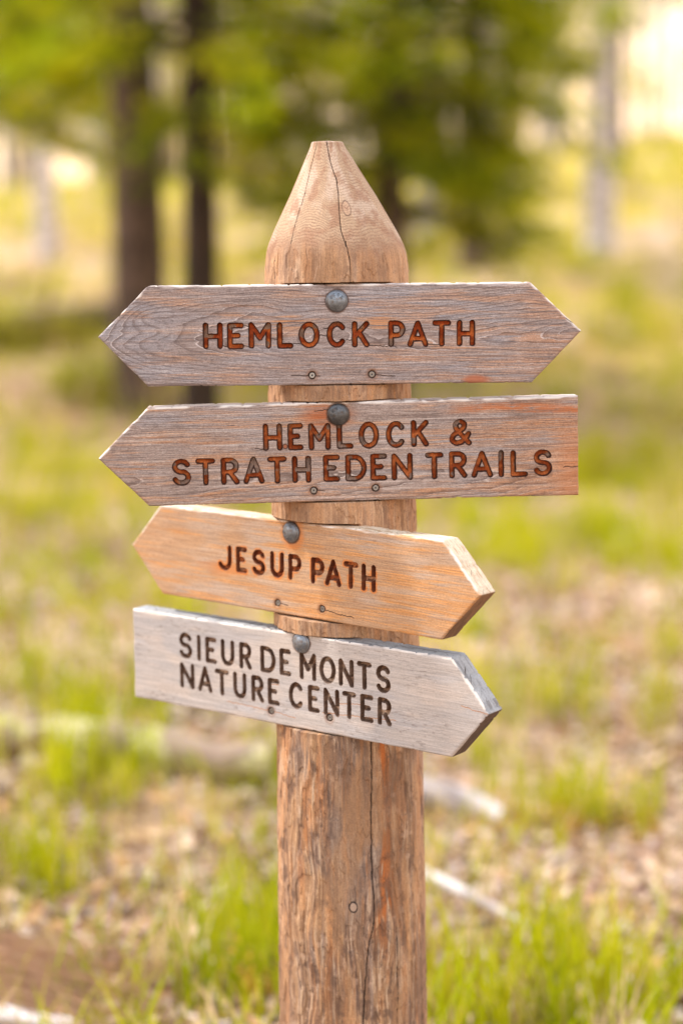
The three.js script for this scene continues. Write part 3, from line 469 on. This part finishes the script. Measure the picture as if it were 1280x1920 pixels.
const paleBark = (() => { const m = barkTex([214, 206, 210], [128, 116, 118], 40, 16); return new THREE.MeshStandardMaterial({ map: m, roughness: 0.8 }); })();
const leafMat = (r, g, b, t = 0.4) => new THREE.MeshPhysicalMaterial({ color: new THREE.Color().setRGB(r, g, b), roughness: 0.95, specularIntensity: 0.06, transmission: t, thickness: 0, side: THREE.DoubleSide });
function sprayGeo(n, L, Wd, T, leaf, wide) {           // a twig end: n narrow leaves in a flat cluster along +x
  const pos = [], idx = [];
  for (let k = 0; k < n; k++) {
    const t = rnd(), x = t * L, sp = Wd * (0.25 + 0.75 * Math.sin(Math.PI * Math.min(1, t * 0.85 + 0.12))), z = rr(-1, 1) * sp, y = rr(-1, 1) * T - z * z / Wd * 0.25;
    const a = Math.atan2(z, 0.25 * L) * 0.8 + rr(-0.5, 0.5), e = rr(-0.5, 0.35), l = leaf * rr(0.6, 1.2), w = wide * rr(0.7, 1.2);
    const d = V(Math.cos(a) * Math.cos(e), Math.sin(e), Math.sin(a) * Math.cos(e)), s = V(-Math.sin(a), rr(-0.7, 0.7), Math.cos(a)).normalize(), p = V(x, y, z), o = pos.length / 3;
    for (const [u, q] of [[0, 0], [0.45, 1], [1, 0], [0.45, -1]]) pos.push(p.x + d.x * l * u + s.x * w * q, p.y + d.y * l * u + s.y * w * q, p.z + d.z * l * u + s.z * w * q);
    idx.push(o, o + 1, o + 2, o, o + 2, o + 3);
  }
  return geom(pos, idx);
}
const spray = sprayGeo(46, 0.36, 0.13, 0.05, 0.085, 0.012);
const broad = sprayGeo(26, 0.34, 0.2, 0.12, 0.07, 0.024);
function instances(name, geo, mat, list, parent, palette) {   // list of [pos, euler, scale]
  const m = shadows(new THREE.InstancedMesh(geo, mat, list.length)), q = new THREE.Quaternion(), M = new THREE.Matrix4(), c = new THREE.Color();
  list.forEach(([p, e, s, f], i) => { q.setFromEuler(e); M.compose(p, q, typeof s === 'number' ? V(s, s, s) : s); m.setMatrixAt(i, M); if (palette) { const a = palette[Math.floor((f ?? rnd()) * palette.length) % palette.length], k = rr(0.75, 1.25); m.setColorAt(i, c.setRGB(a[0] * k, a[1] * k, a[2] * k)); } });
  m.name = parent === scene ? numbered(name) : name; parent.add(m); return m;
}
const GREENS = [[0.34, 0.41, 0.004], [0.5, 0.54, 0.008], [0.14, 0.19, 0.004], [0.64, 0.6, 0.012], [0.2, 0.26, 0.005]];
const YGREENS = [[0.54, 0.54, 0.03], [0.62, 0.56, 0.05], [0.44, 0.48, 0.02], [0.66, 0.54, 0.16]];
const crownMat = leafMat(1, 1, 1, 0.5);
// o: trunk radius, height, lean [x,z], branches [low, high, count, reach], bare share
function tree(name, px, D, label, category, o, group) {
  const t = thing(name, label, category, group), [x, z] = at(px, D), y = groundY(x, z); t.position.set(x, y - 0.05, z);
  const lean = o.lean ?? [0, 0], H = o.height, pts = [0, 0.25, 0.5, 0.75, 1].map(k => V(lean[0] * k * H + (k && k < 1 ? rr(-1, 1) * 0.04 : 0), k * H, lean[1] * k * H + (k && k < 1 ? rr(-1, 1) * 0.04 : 0)));
  const curve = new THREE.CatmullRomCurve3(pts), rad = k => o.r * (1 - 0.78 * k);
  const tg = uvScale(tube(pts, [o.r * 1.25, o.r * 0.97, o.r * 0.78, o.r * 0.5, o.r * 0.16], 16, true, 0.16), 2.2);
  mesh('trunk', tg, o.bark, t);
  const limbs = [], sp = [];
  for (const [lo, hi, count, reach, az0 = 0, az1 = Math.PI * 2, droop = 0.3, dens = 1] of o.branches ?? []) for (let k = 0; k < count; k++) {
    const h = lerp(lo, hi, (k + rnd()) / count), az = rr(az0, az1), L = reach * rr(0.65, 1.1) * (1 - 0.55 * cl((h - lo) / (H - lo + 0.01))), p0 = curve.getPoint(cl(h / H));
    const dir = V(Math.cos(az), 0, -Math.sin(az)), p1 = p0.clone().addScaledVector(dir, L * 0.5).add(V(0, L * 0.1 * rr(-0.3, 1), 0)), p2 = p0.clone().addScaledVector(dir, L).add(V(0, -L * droop * rr(0.4, 1.2), 0));
    const br = Math.max(0.008, 0.022 * L); limbs.push(tube([p0, p1, p2], [br, br * 0.6, br * 0.2], 5, false));
    const c = new THREE.CatmullRomCurve3([p0, p1, p2]), n = Math.round(L * (o.dens ?? 16) * dens * 0.76);
    for (let i = 0; i < n; i++) {
      const u = Math.pow(rnd(), 0.75) * 0.85 + 0.15, p = c.getPoint(u), side = rr(-1, 1), sx = (1 - u * 0.75) * L * 0.42 * side;
      p.add(V(-dir.z * sx, rr(-0.06, 0.05) * L - Math.abs(sx) * 0.15, dir.x * sx));
      sp.push([p, new THREE.Euler(rr(-0.4, 0.4), az + Math.sign(-side) * rr(0.1, 1.0) * -1, rr(-0.5, 0.15), 'YXZ'), rr(0.7, 1.3) * (o.spray ?? 1)]);
    }
  }
  if (limbs.length) mesh('limb', mergeGeometries(limbs), o.bark, t).userData.kind = 'stuff';
  if (sp.length) instances('crown', o.leaf ?? spray, crownMat, sp, t, o.palette ?? GREENS).userData.kind = 'stuff';
  return t;
}
const PI = Math.PI;
tree('pine_tree', 268, 16, 'thick dark brown pine trunk leaning slightly behind the pointed ends of the upper boards', 'tree', { r: 0.2, height: 11, lean: [-0.018, 0], bark: darkBark, branches: [[3.0, 3.5, 7, 2.0], [3.4, 10.5, 44, 2.4]], dens: 15 });
tree('pine_tree', 374, 14, 'thinner blackish trunk just beside the thick dark pine, with green sprays across it', 'tree', { r: 0.125, height: 9, lean: [-0.006, 0], bark: blackBark, branches: [[2.15, 2.6, 4, 0.7, -2.4, -0.6, 0.5], [2.75, 3.3, 12, 1.9], [3.2, 8.6, 40, 2.0]], dens: 17 });
tree('hemlock_tree', 735, 15, 'full dark green conifer directly behind the point of the signpost', 'tree', { r: 0.12, height: 9, bark: darkBark, branches: [[1.75, 2.6, 30, 1.25, 0, PI * 2, 0.35], [2.5, 4.4, 52, 1.55, 0, PI * 2, 0.3], [4.3, 8.8, 60, 1.5]], dens: 19 });
tree('conifer_tree', 884, 23, 'grey trunk standing beyond the top board between the post and its right hand point', 'tree', { r: 0.15, height: 10, bark: darkBark, branches: [[2.9, 9.5, 46, 1.5]], dens: 11 });
tree('birch_tree', 800, 26, 'slim pale birch trunk close beside the point of the post', 'tree', { r: 0.13, height: 10, bark: paleBark, branches: [[5, 9.5, 18, 1.6]], leaf: broad, palette: YGREENS, dens: 8 });
tree('birch_tree', 94, 25, 'white birch trunk near the left edge of the clearing', 'tree', { r: 0.125, height: 12, bark: paleBark, branches: [[2.5, 4.4, 9, 1.2], [4.4, 11.5, 26, 2]], leaf: broad, palette: YGREENS, dens: 8 });
tree('birch_tree', 1118, 24, 'broad pale birch trunk standing in the bright meadow beyond the right hand points', 'tree', { r: 0.165, height: 12, bark: paleBark, branches: [[2.2, 4.4, 12, 1.3], [4.4, 11.5, 24, 2]], leaf: broad, palette: YGREENS, dens: 8 });
tree('hemlock_tree', 1345, 21, 'dark green conifer at the upper right edge with few low branches', 'tree', { r: 0.1, height: 9, bark: darkBark, branches: [[3.3, 4.3, 9, 1.5, 2.4, 3.9, 0.3], [4.2, 8.5, 26, 1.4]], dens: 14 });
tree('pine_tree', -40, 19, 'conifer with drooping green branches reaching in at the upper left edge', 'tree', { r: 0.12, height: 10, lean: [-0.03, 0], bark: darkBark, branches: [[2.2, 3.3, 16, 1.7, -1.0, 1.0, 0.3], [3.3, 9.5, 44, 2.3]], dens: 15 });
tree('pine_tree', 468, 31, 'faint slim brown trunk far back between the dark trunks and the post', 'tree', { r: 0.13, height: 11, bark: darkBark, branches: [[4, 10.5, 26, 1.8]], dens: 8 });
tree('pine_tree', 1150, 38, 'faint brown trunk far back beside the pale birch on the right', 'tree', { r: 0.13, height: 12, lean: [-0.01, 0], bark: darkBark, branches: [[5.2, 11.5, 22, 1.8]], dens: 8 });
{
  const w = new THREE.Group(); w.name = 'distant_wood'; w.userData = { kind: 'stuff', label: 'far bright wood of thin trunks and yellow green leaves beyond the clearing' }; scene.add(w);
  const trunk = tube([V(0, 0, 0), V(0.05, 4, 0), V(0, 9, 0)], [0.16, 0.12, 0.05], 7, false), tr = [], trD = [], lf = [];
  for (let k = 0; k < 230; k++) {
    const D = rr(42, 110), x = rr(-0.42, 0.42) * D + rr(-3, 3), z = DIST - D, y = groundY(x, z); (rnd() < 0.5 ? tr : trD).push([V(x, y - 0.1, z), new THREE.Euler(rr(-0.05, 0.05), rr(0, 6), rr(-0.05, 0.05)), V(rr(0.5, 1.1), rr(0.8, 1.4), rr(0.5, 1.1))]);
    const n = Math.floor(rr(6, 26)), h0 = rr(0.5, 4); for (let i = 0; i < n; i++) lf.push([V(x + rr(-1.6, 1.6), y + h0 + rr(0, 5.5), z + rr(-1.6, 1.6)), new THREE.Euler(rr(-0.6, 0.6), rr(0, 6), rr(-0.6, 0.6)), rr(1.4, 3.2)]);
  }
  instances('trunk', trunk, paleBark, tr, w); instances('trunk', trunk, darkBark, trD, w);
  instances('foliage', broad, crownMat, lf, w, [[0.56, 0.46, 0.1], [0.44, 0.44, 0.05], [0.64, 0.44, 0.22], [0.3, 0.32, 0.02]]);
}

// ---------------------------------------------------------------- undergrowth
function bladeTuft(n, h, spread, wid, lean) {
  const pos = [], idx = [];
  for (let k = 0; k < n; k++) {
    const a = rr(0, 6.283), r = spread * Math.sqrt(rnd()), x = Math.cos(a) * r, z = Math.sin(a) * r, H = h * rr(0.5, 1.15), b = rr(0, 6.283), lx = Math.cos(b) * lean * H * rr(0.2, 1), lz = Math.sin(b) * lean * H * rr(0.2, 1), f = rr(0, 6.283), o = pos.length / 3;
    for (let i = 0; i <= 3; i++) { const t = i / 3, w = wid * (1 - t * t) * 0.5, px = x + lx * t * t, py = H * (t - 0.12 * lean * t * t), pz = z + lz * t * t; pos.push(px - Math.cos(f) * w, py, pz - Math.sin(f) * w); if (i < 3) pos.push(px + Math.cos(f) * w, py, pz + Math.sin(f) * w); }
    idx.push(o, o + 1, o + 2, o + 1, o + 3, o + 2, o + 2, o + 3, o + 4, o + 3, o + 5, o + 4, o + 4, o + 5, o + 6);
  }
  return geom(pos, idx);
}
{
  const g = new THREE.Group(); g.name = 'grass'; g.userData = { kind: 'stuff', label: 'fresh yellow green grass blades in loose tufts over the leaf litter' }; scene.add(g);
  const tufts = [bladeTuft(12, 0.3, 0.07, 0.009, 0.5), bladeTuft(9, 0.22, 0.06, 0.008, 0.7), bladeTuft(16, 0.14, 0.09, 0.008, 0.8), bladeTuft(4, 0.24, 0.12, 0.009, 0.5)], lists = [[], [], [], []];
  const put = (x, z, k, s, f) => { if (Math.hypot(x, z) < 0.16) return; lists[k].push([V(x, groundY(x, z) - 0.01, z), new THREE.Euler(0, rr(0, 6.28), 0), s, f]); };
  for (let i = 0; i < 26000; i++) {
    const D = 3.3 + 50 * Math.pow(rnd(), 1.9), hw = 0.35 + D * 0.27, x = rr(-hw, hw), z = DIST - D, gr = grassy(x, z) + 0.12 * ss(8, 24, D);
    if (rnd() > ss(0.5, 0.72, gr) * lerp(0.04, 0.6, ss(5, 16, D)) + 0.008) { if (rnd() < (D < 8 ? 0.1 : 0.26)) put(x, z, 3, rr(0.5, 1.15), rnd()); continue; }
    const k = rnd() < 0.3 ? 0 : rnd() < 0.5 ? 1 : 2; if (rnd() < 0.4) put(x + rr(-0.5, 0.5), z + rr(-0.5, 0.5), 3, rr(0.7, 1.2), rnd()); put(x, z, k, rr(0.7, 1.25) * (D > 12 ? 1.2 : 1), rnd());
  }
  for (let i = 0; i < 230; i++) { const D = rr(4.6, 13), hw = 0.3 + D * 0.24, x = rr(-hw, hw), z = DIST - D, n = 1 + Math.floor(rr(0, 4)); for (let q = 0; q < n; q++) put(x + rr(-0.08, 0.08), z + rr(-0.08, 0.08), rnd() < 0.5 ? 0 : 3, rr(0.7, 1.35), rnd() * 0.8); }
  for (let i = 0; i < 1700; i++) { const D = rr(8, 44), hw = 0.4 + D * 0.26, x = rr(-hw, hw), z = DIST - D; if (F(x * 0.8 + 9, z * 0.6 + 70, 2) < 0.5) continue; put(x, z, rnd() < 0.5 ? 0 : 3, rr(1.2, 2.4), rnd()); }
  // denser clumps: [px, depth, radius, tufts]
  for (const [px, D, r, n] of [[455, 3.75, 0.12, 36], [430, 4.1, 0.1, 22], [150, 5.2, 0.16, 36], [130, 5.6, 0.14, 30], [1085, 5.1, 0.12, 30], [860, 3.5, 0.1, 20], [1110, 3.6, 0.12, 24], [1240, 3.65, 0.12, 26], [60, 4.4, 0.12, 26], [500, 5.4, 0.1, 20], [560, 4.0, 0.12, 20], [1215, 9.0, 0.25, 60], [1040, 9.5, 0.35, 50], [950, 9, 0.2, 30], [90, 10.5, 0.3, 60], [200, 12, 0.5, 80], [60, 14, 0.6, 90], [1110, 12.5, 0.4, 70], [1040, 3.9, 0.08, 14]]) {
    const [cx, cz] = at(px, D); for (let i = 0; i < n * 0.34; i++) { const a = rr(0, 6.28), q = r * Math.sqrt(rnd()); put(cx + Math.cos(a) * q, cz + Math.sin(a) * q, rnd() < 0.7 ? 0 : 1, rr(0.7, 1.2), rnd() * 0.7); }
  }
  const pal = [[0.44, 0.46, 0.006], [0.52, 0.5, 0.012], [0.36, 0.41, 0.006], [0.58, 0.52, 0.03], [0.44, 0.45, 0.01], [0.64, 0.5, 0.2], [0.66, 0.5, 0.3]];
  const gm = leafMat(1, 1, 1, 0.45); lists.forEach((l, k) => instances('blade', tufts[k], gm, l, g, pal));
}
{
  const g = new THREE.Group(); g.name = 'leaf_litter'; g.userData = { kind: 'stuff', label: 'dry curled tan and brown leaves scattered over the ground' }; scene.add(g);
  const leaf = curl => { const pos = [], idx = [], R = [[-0.5, 0.03], [-0.25, 0.2], [0, 0.27], [0.25, 0.2], [0.5, 0.02]]; R.forEach(([x, w]) => { for (const q of [-1, 0, 1]) pos.push(x, curl * (x * x * 1.2 + (q ? w * w * 3 : 0)), q * w); }); for (let i = 0; i < 4; i++) for (let q = 0; q < 2; q++) { const a = i * 3 + q; idx.push(a, a + 1, a + 3, a + 1, a + 4, a + 3); } return geom(pos, idx); };
  const ls = [leaf(0.35), leaf(0.9), leaf(-0.4)], lists = [[], [], []];
  for (let i = 0; i < 60000; i++) { const D = 2.6 + 30 * Math.pow(rnd(), 1.5), hw = 0.4 + D * 0.28, x = rr(-hw, hw), z = DIST - D; if (grassy(x, z) > 0.62 && rnd() < 0.6 || z > -0.2 && rnd() < 0.8) continue; lists[i % 3].push([V(x, groundY(x, z) + rr(0.002, 0.03), z), new THREE.Euler(rr(-0.7, 0.7), rr(0, 6.28), rr(-0.7, 0.7)), rr(0.03, 0.065)]); }
  const lm = new THREE.MeshStandardMaterial({ color: 0xffffff, roughness: 0.85, side: THREE.DoubleSide });
  lists.forEach((l, k) => instances('leaf', ls[k], lm, l, g, [[0.46, 0.31, 0.21], [0.54, 0.39, 0.27], [0.34, 0.21, 0.14], [0.48, 0.37, 0.32], [0.48, 0.27, 0.11], [0.58, 0.45, 0.34], [0.24, 0.14, 0.1]]));
}
// ---------------------------------------------------------------- fallen wood
const lichenWood = (() => { const m = texRGB(512, 256, (i, j, c) => { const x = i / 512, f = F(i / 50, j / 40, 3), g = F(i / 22 + 7, j / 22, 3); c[0] = 150; c[1] = 128; c[2] = 112; mixTo(c, [206, 196, 154], ss(0.48, 0.64, f)); mixTo(c, [116, 96, 84], ss(0.58, 0.75, g) * 0.7); mixTo(c, [170, 184, 70], ss(0.6, 0.75, F(i / 36 + 30, j / 30, 2)) * 0.5); }, true, true); return new THREE.MeshStandardMaterial({ map: m, roughness: 0.95, bumpMap: m, bumpScale: 0.01 }); })();
function fallen(name, label, category, pts, radii, mat, knots = []) {
  const t = thing(name, label, category), o = pts[0]; t.position.copy(o);
  const loc = pts.map(p => p.clone().sub(o)); mesh('stem', uvScale(tube(loc, radii, 14, true, 0.22), 1.6), mat, t);
  for (const [k, d, l, r] of knots) { const p = new THREE.CatmullRomCurve3(loc).getPoint(k); mesh('stub', tube([p, p.clone().addScaledVector(d, l * 0.5), p.clone().addScaledVector(d, l)], [r, r * 0.8, r * 0.6], 8), mat, t); }
  return t;
}
const onG = (px, py, up) => {                          // the spot, at this height over the ground, that the sight line through a pixel meets
  let D = 3; for (; D < 30; D += 0.01) { const [x, z] = at(px, D); const h = groundY(x, z) + up, dy = h - EYE, dz = D, c = Math.cos(8.085 * Math.PI / 180), q = Math.sin(8.085 * Math.PI / 180); if (960 - FOCAL * (dy * c + dz * q) / (dz * c - dy * q) <= py) return V(x, h, z); } return V(...[at(px, D)[0], up, at(px, D)[1]]);
};
const straight = (a, b, n, wob) => Array.from({ length: n + 1 }, (_, i) => a.clone().lerp(b, i / n).add(i && i < n ? V(rr(-wob, wob), rr(-wob, wob), rr(-wob, wob)) : V(0, 0, 0)));
fallen('fallen_log', 'mottled pale log with yellowish lichen lying on the ground left of the post', 'log', straight(onG(-140, 1362, 0.08), onG(505, 1432, 0.08), 6, 0.012), [0.064, 0.074, 0.068, 0.078, 0.056, 0.06], lichenWood, [[0.3, V(0.3, 0.8, 0.5), 0.1, 0.02], [0.62, V(-0.2, 0.9, 0.3), 0.07, 0.016]]);
const dullWood = (() => { const m = barkTex([186, 174, 172], [126, 114, 110], 10, 50); return new THREE.MeshStandardMaterial({ map: m, roughness: 0.9 }); })();
const greyWood = (() => { const m = barkTex([220, 212, 210], [150, 138, 134], 10, 50); return new THREE.MeshStandardMaterial({ map: m, roughness: 0.85 }); })();
fallen('fallen_log', 'short grey log lying on the ground just right of the post below the lowest board', 'log', straight(onG(770, 1478, 0.05), onG(955, 1534, 0.05), 4, 0.008), [0.042, 0.046, 0.038, 0.026], dullWood);
fallen('fallen_log', 'dark brown fallen trunk lying across the far left of the clearing', 'log', straight(onG(-60, 632, 0.15), onG(225, 585, 0.15), 4, 0.02), [0.2, 0.19, 0.17, 0.14], darkBark, [[0.5, V(0.2, 0.9, 0.2), 0.5, 0.04]]);
fallen('fallen_branch', 'thin bare whitish stick slanting down to the right behind the post', 'branch', [...straight(onG(740, 1606, 0.1), onG(905, 1688, 0.09), 3, 0.003), onG(962, 1714, 0.09), onG(1018, 1745, 0.07)], [0.0135, 0.013, 0.012, 0.011, 0.007], greyWood, [[0.55, V(0.4, 0.7, 0.2), 0.04, 0.006]]);
fallen('fallen_branch', 'white weathered branch end at the very bottom left corner', 'branch', straight(onG(-110, 1905, 0.04), onG(112, 1925, 0.03), 3, 0.004), [0.024, 0.022, 0.014], greyWood);
{
  const t = thing('dry_grass_clump', 'brown dead grass clump flopped over at the bottom left', 'dry grass'), [x, z] = at(20, 3.72); t.position.set(x, groundY(x, z), z);
  const pos = [], idx = [];
  for (let k = 0; k < 170; k++) { const x0 = rr(-0.3, 0.02), z0 = rr(-0.2, 0.14), L = rr(0.2, 0.45), a = rr(-0.25, 0.25), w = 0.0025, o = pos.length / 3, top = rr(0.03, 0.11); for (let i = 0; i <= 4; i++) { const q = i / 4, X = x0 + L * q * Math.cos(a), Y = top * (1 - q * q) + rr(0, 0.004), Z = z0 + L * q * (0.25 + Math.sin(a)); pos.push(X, Y - w, Z, X, Y + w, Z + w); } for (let i = 0; i < 4; i++) { const b = o + i * 2; idx.push(b, b + 2, b + 1, b + 1, b + 2, b + 3); } }
  const m = mesh('blade', geom(pos, idx), new THREE.MeshStandardMaterial({ color: new THREE.Color().setRGB(0.6, 0.42, 0.3), roughness: 0.9, side: THREE.DoubleSide }), t); m.userData.kind = 'stuff';
}
function shrub(name, px, D, label, category, n, R, Hh, geo, pal, ls = 1) {
  const t = thing(name, label, category), [x, z] = at(px, D); t.position.set(x, groundY(x, z), z); const st = [], lf = [];
  for (let k = 0; k < 9; k++) { const a = rr(0, 6.28), e = V(Math.cos(a) * R * rr(0.4, 1), Hh * rr(0.6, 1), Math.sin(a) * R * rr(0.4, 1)); st.push(tube([V(0, -0.02, 0), e.clone().multiplyScalar(0.5).add(V(0, Hh * 0.12, 0)), e], [0.008, 0.006, 0.002], 5, false)); for (let i = 0; i < n / 9; i++) { const q = rr(0.25, 1); lf.push([e.clone().multiplyScalar(q).add(V(rr(-1, 1) * R * 0.25, rr(-0.1, 0.1) * Hh, rr(-1, 1) * R * 0.25)), new THREE.Euler(rr(-0.5, 0.5), rr(0, 6.28), rr(-0.6, 0.4)), rr(0.4, 0.8) * ls]); } }
  mesh('stem', mergeGeometries(st), darkBark, t).userData.kind = 'stuff'; instances('foliage', geo, crownMat, lf, t, pal).userData.kind = 'stuff'; return t;
}
shrub('low_shrub', 190, 16.2, 'olive green shrub at the foot of the thick dark pine', 'shrub', 110, 0.5, 0.5, broad, [[0.3, 0.32, 0.02], [0.38, 0.36, 0.03]]);
shrub('low_shrub', 40, 19, 'yellow green shrub at the left edge beneath the white birch', 'shrub', 110, 0.6, 0.5, broad, YGREENS);
const FERN = [[0.72, 0.44, 0.08], [0.62, 0.34, 0.06], [0.7, 0.52, 0.14]];
shrub('dry_fern', 1130, 5.0, 'orange yellow dried fern patch right of the whitish stick', 'fern', 80, 0.22, 0.07, broad, FERN, 0.32);
shrub('dry_fern', 520, 3.72, 'small yellow orange leaf tuft at the foot of the frame beside the post', 'fern', 40, 0.06, 0.1, broad, FERN, 0.32);
shrub('dry_fern', 985, 5.0, 'yellow dried fern just above the tip of the whitish stick', 'fern', 46, 0.16, 0.08, broad, FERN, 0.32);

renderer.render(scene, camera);
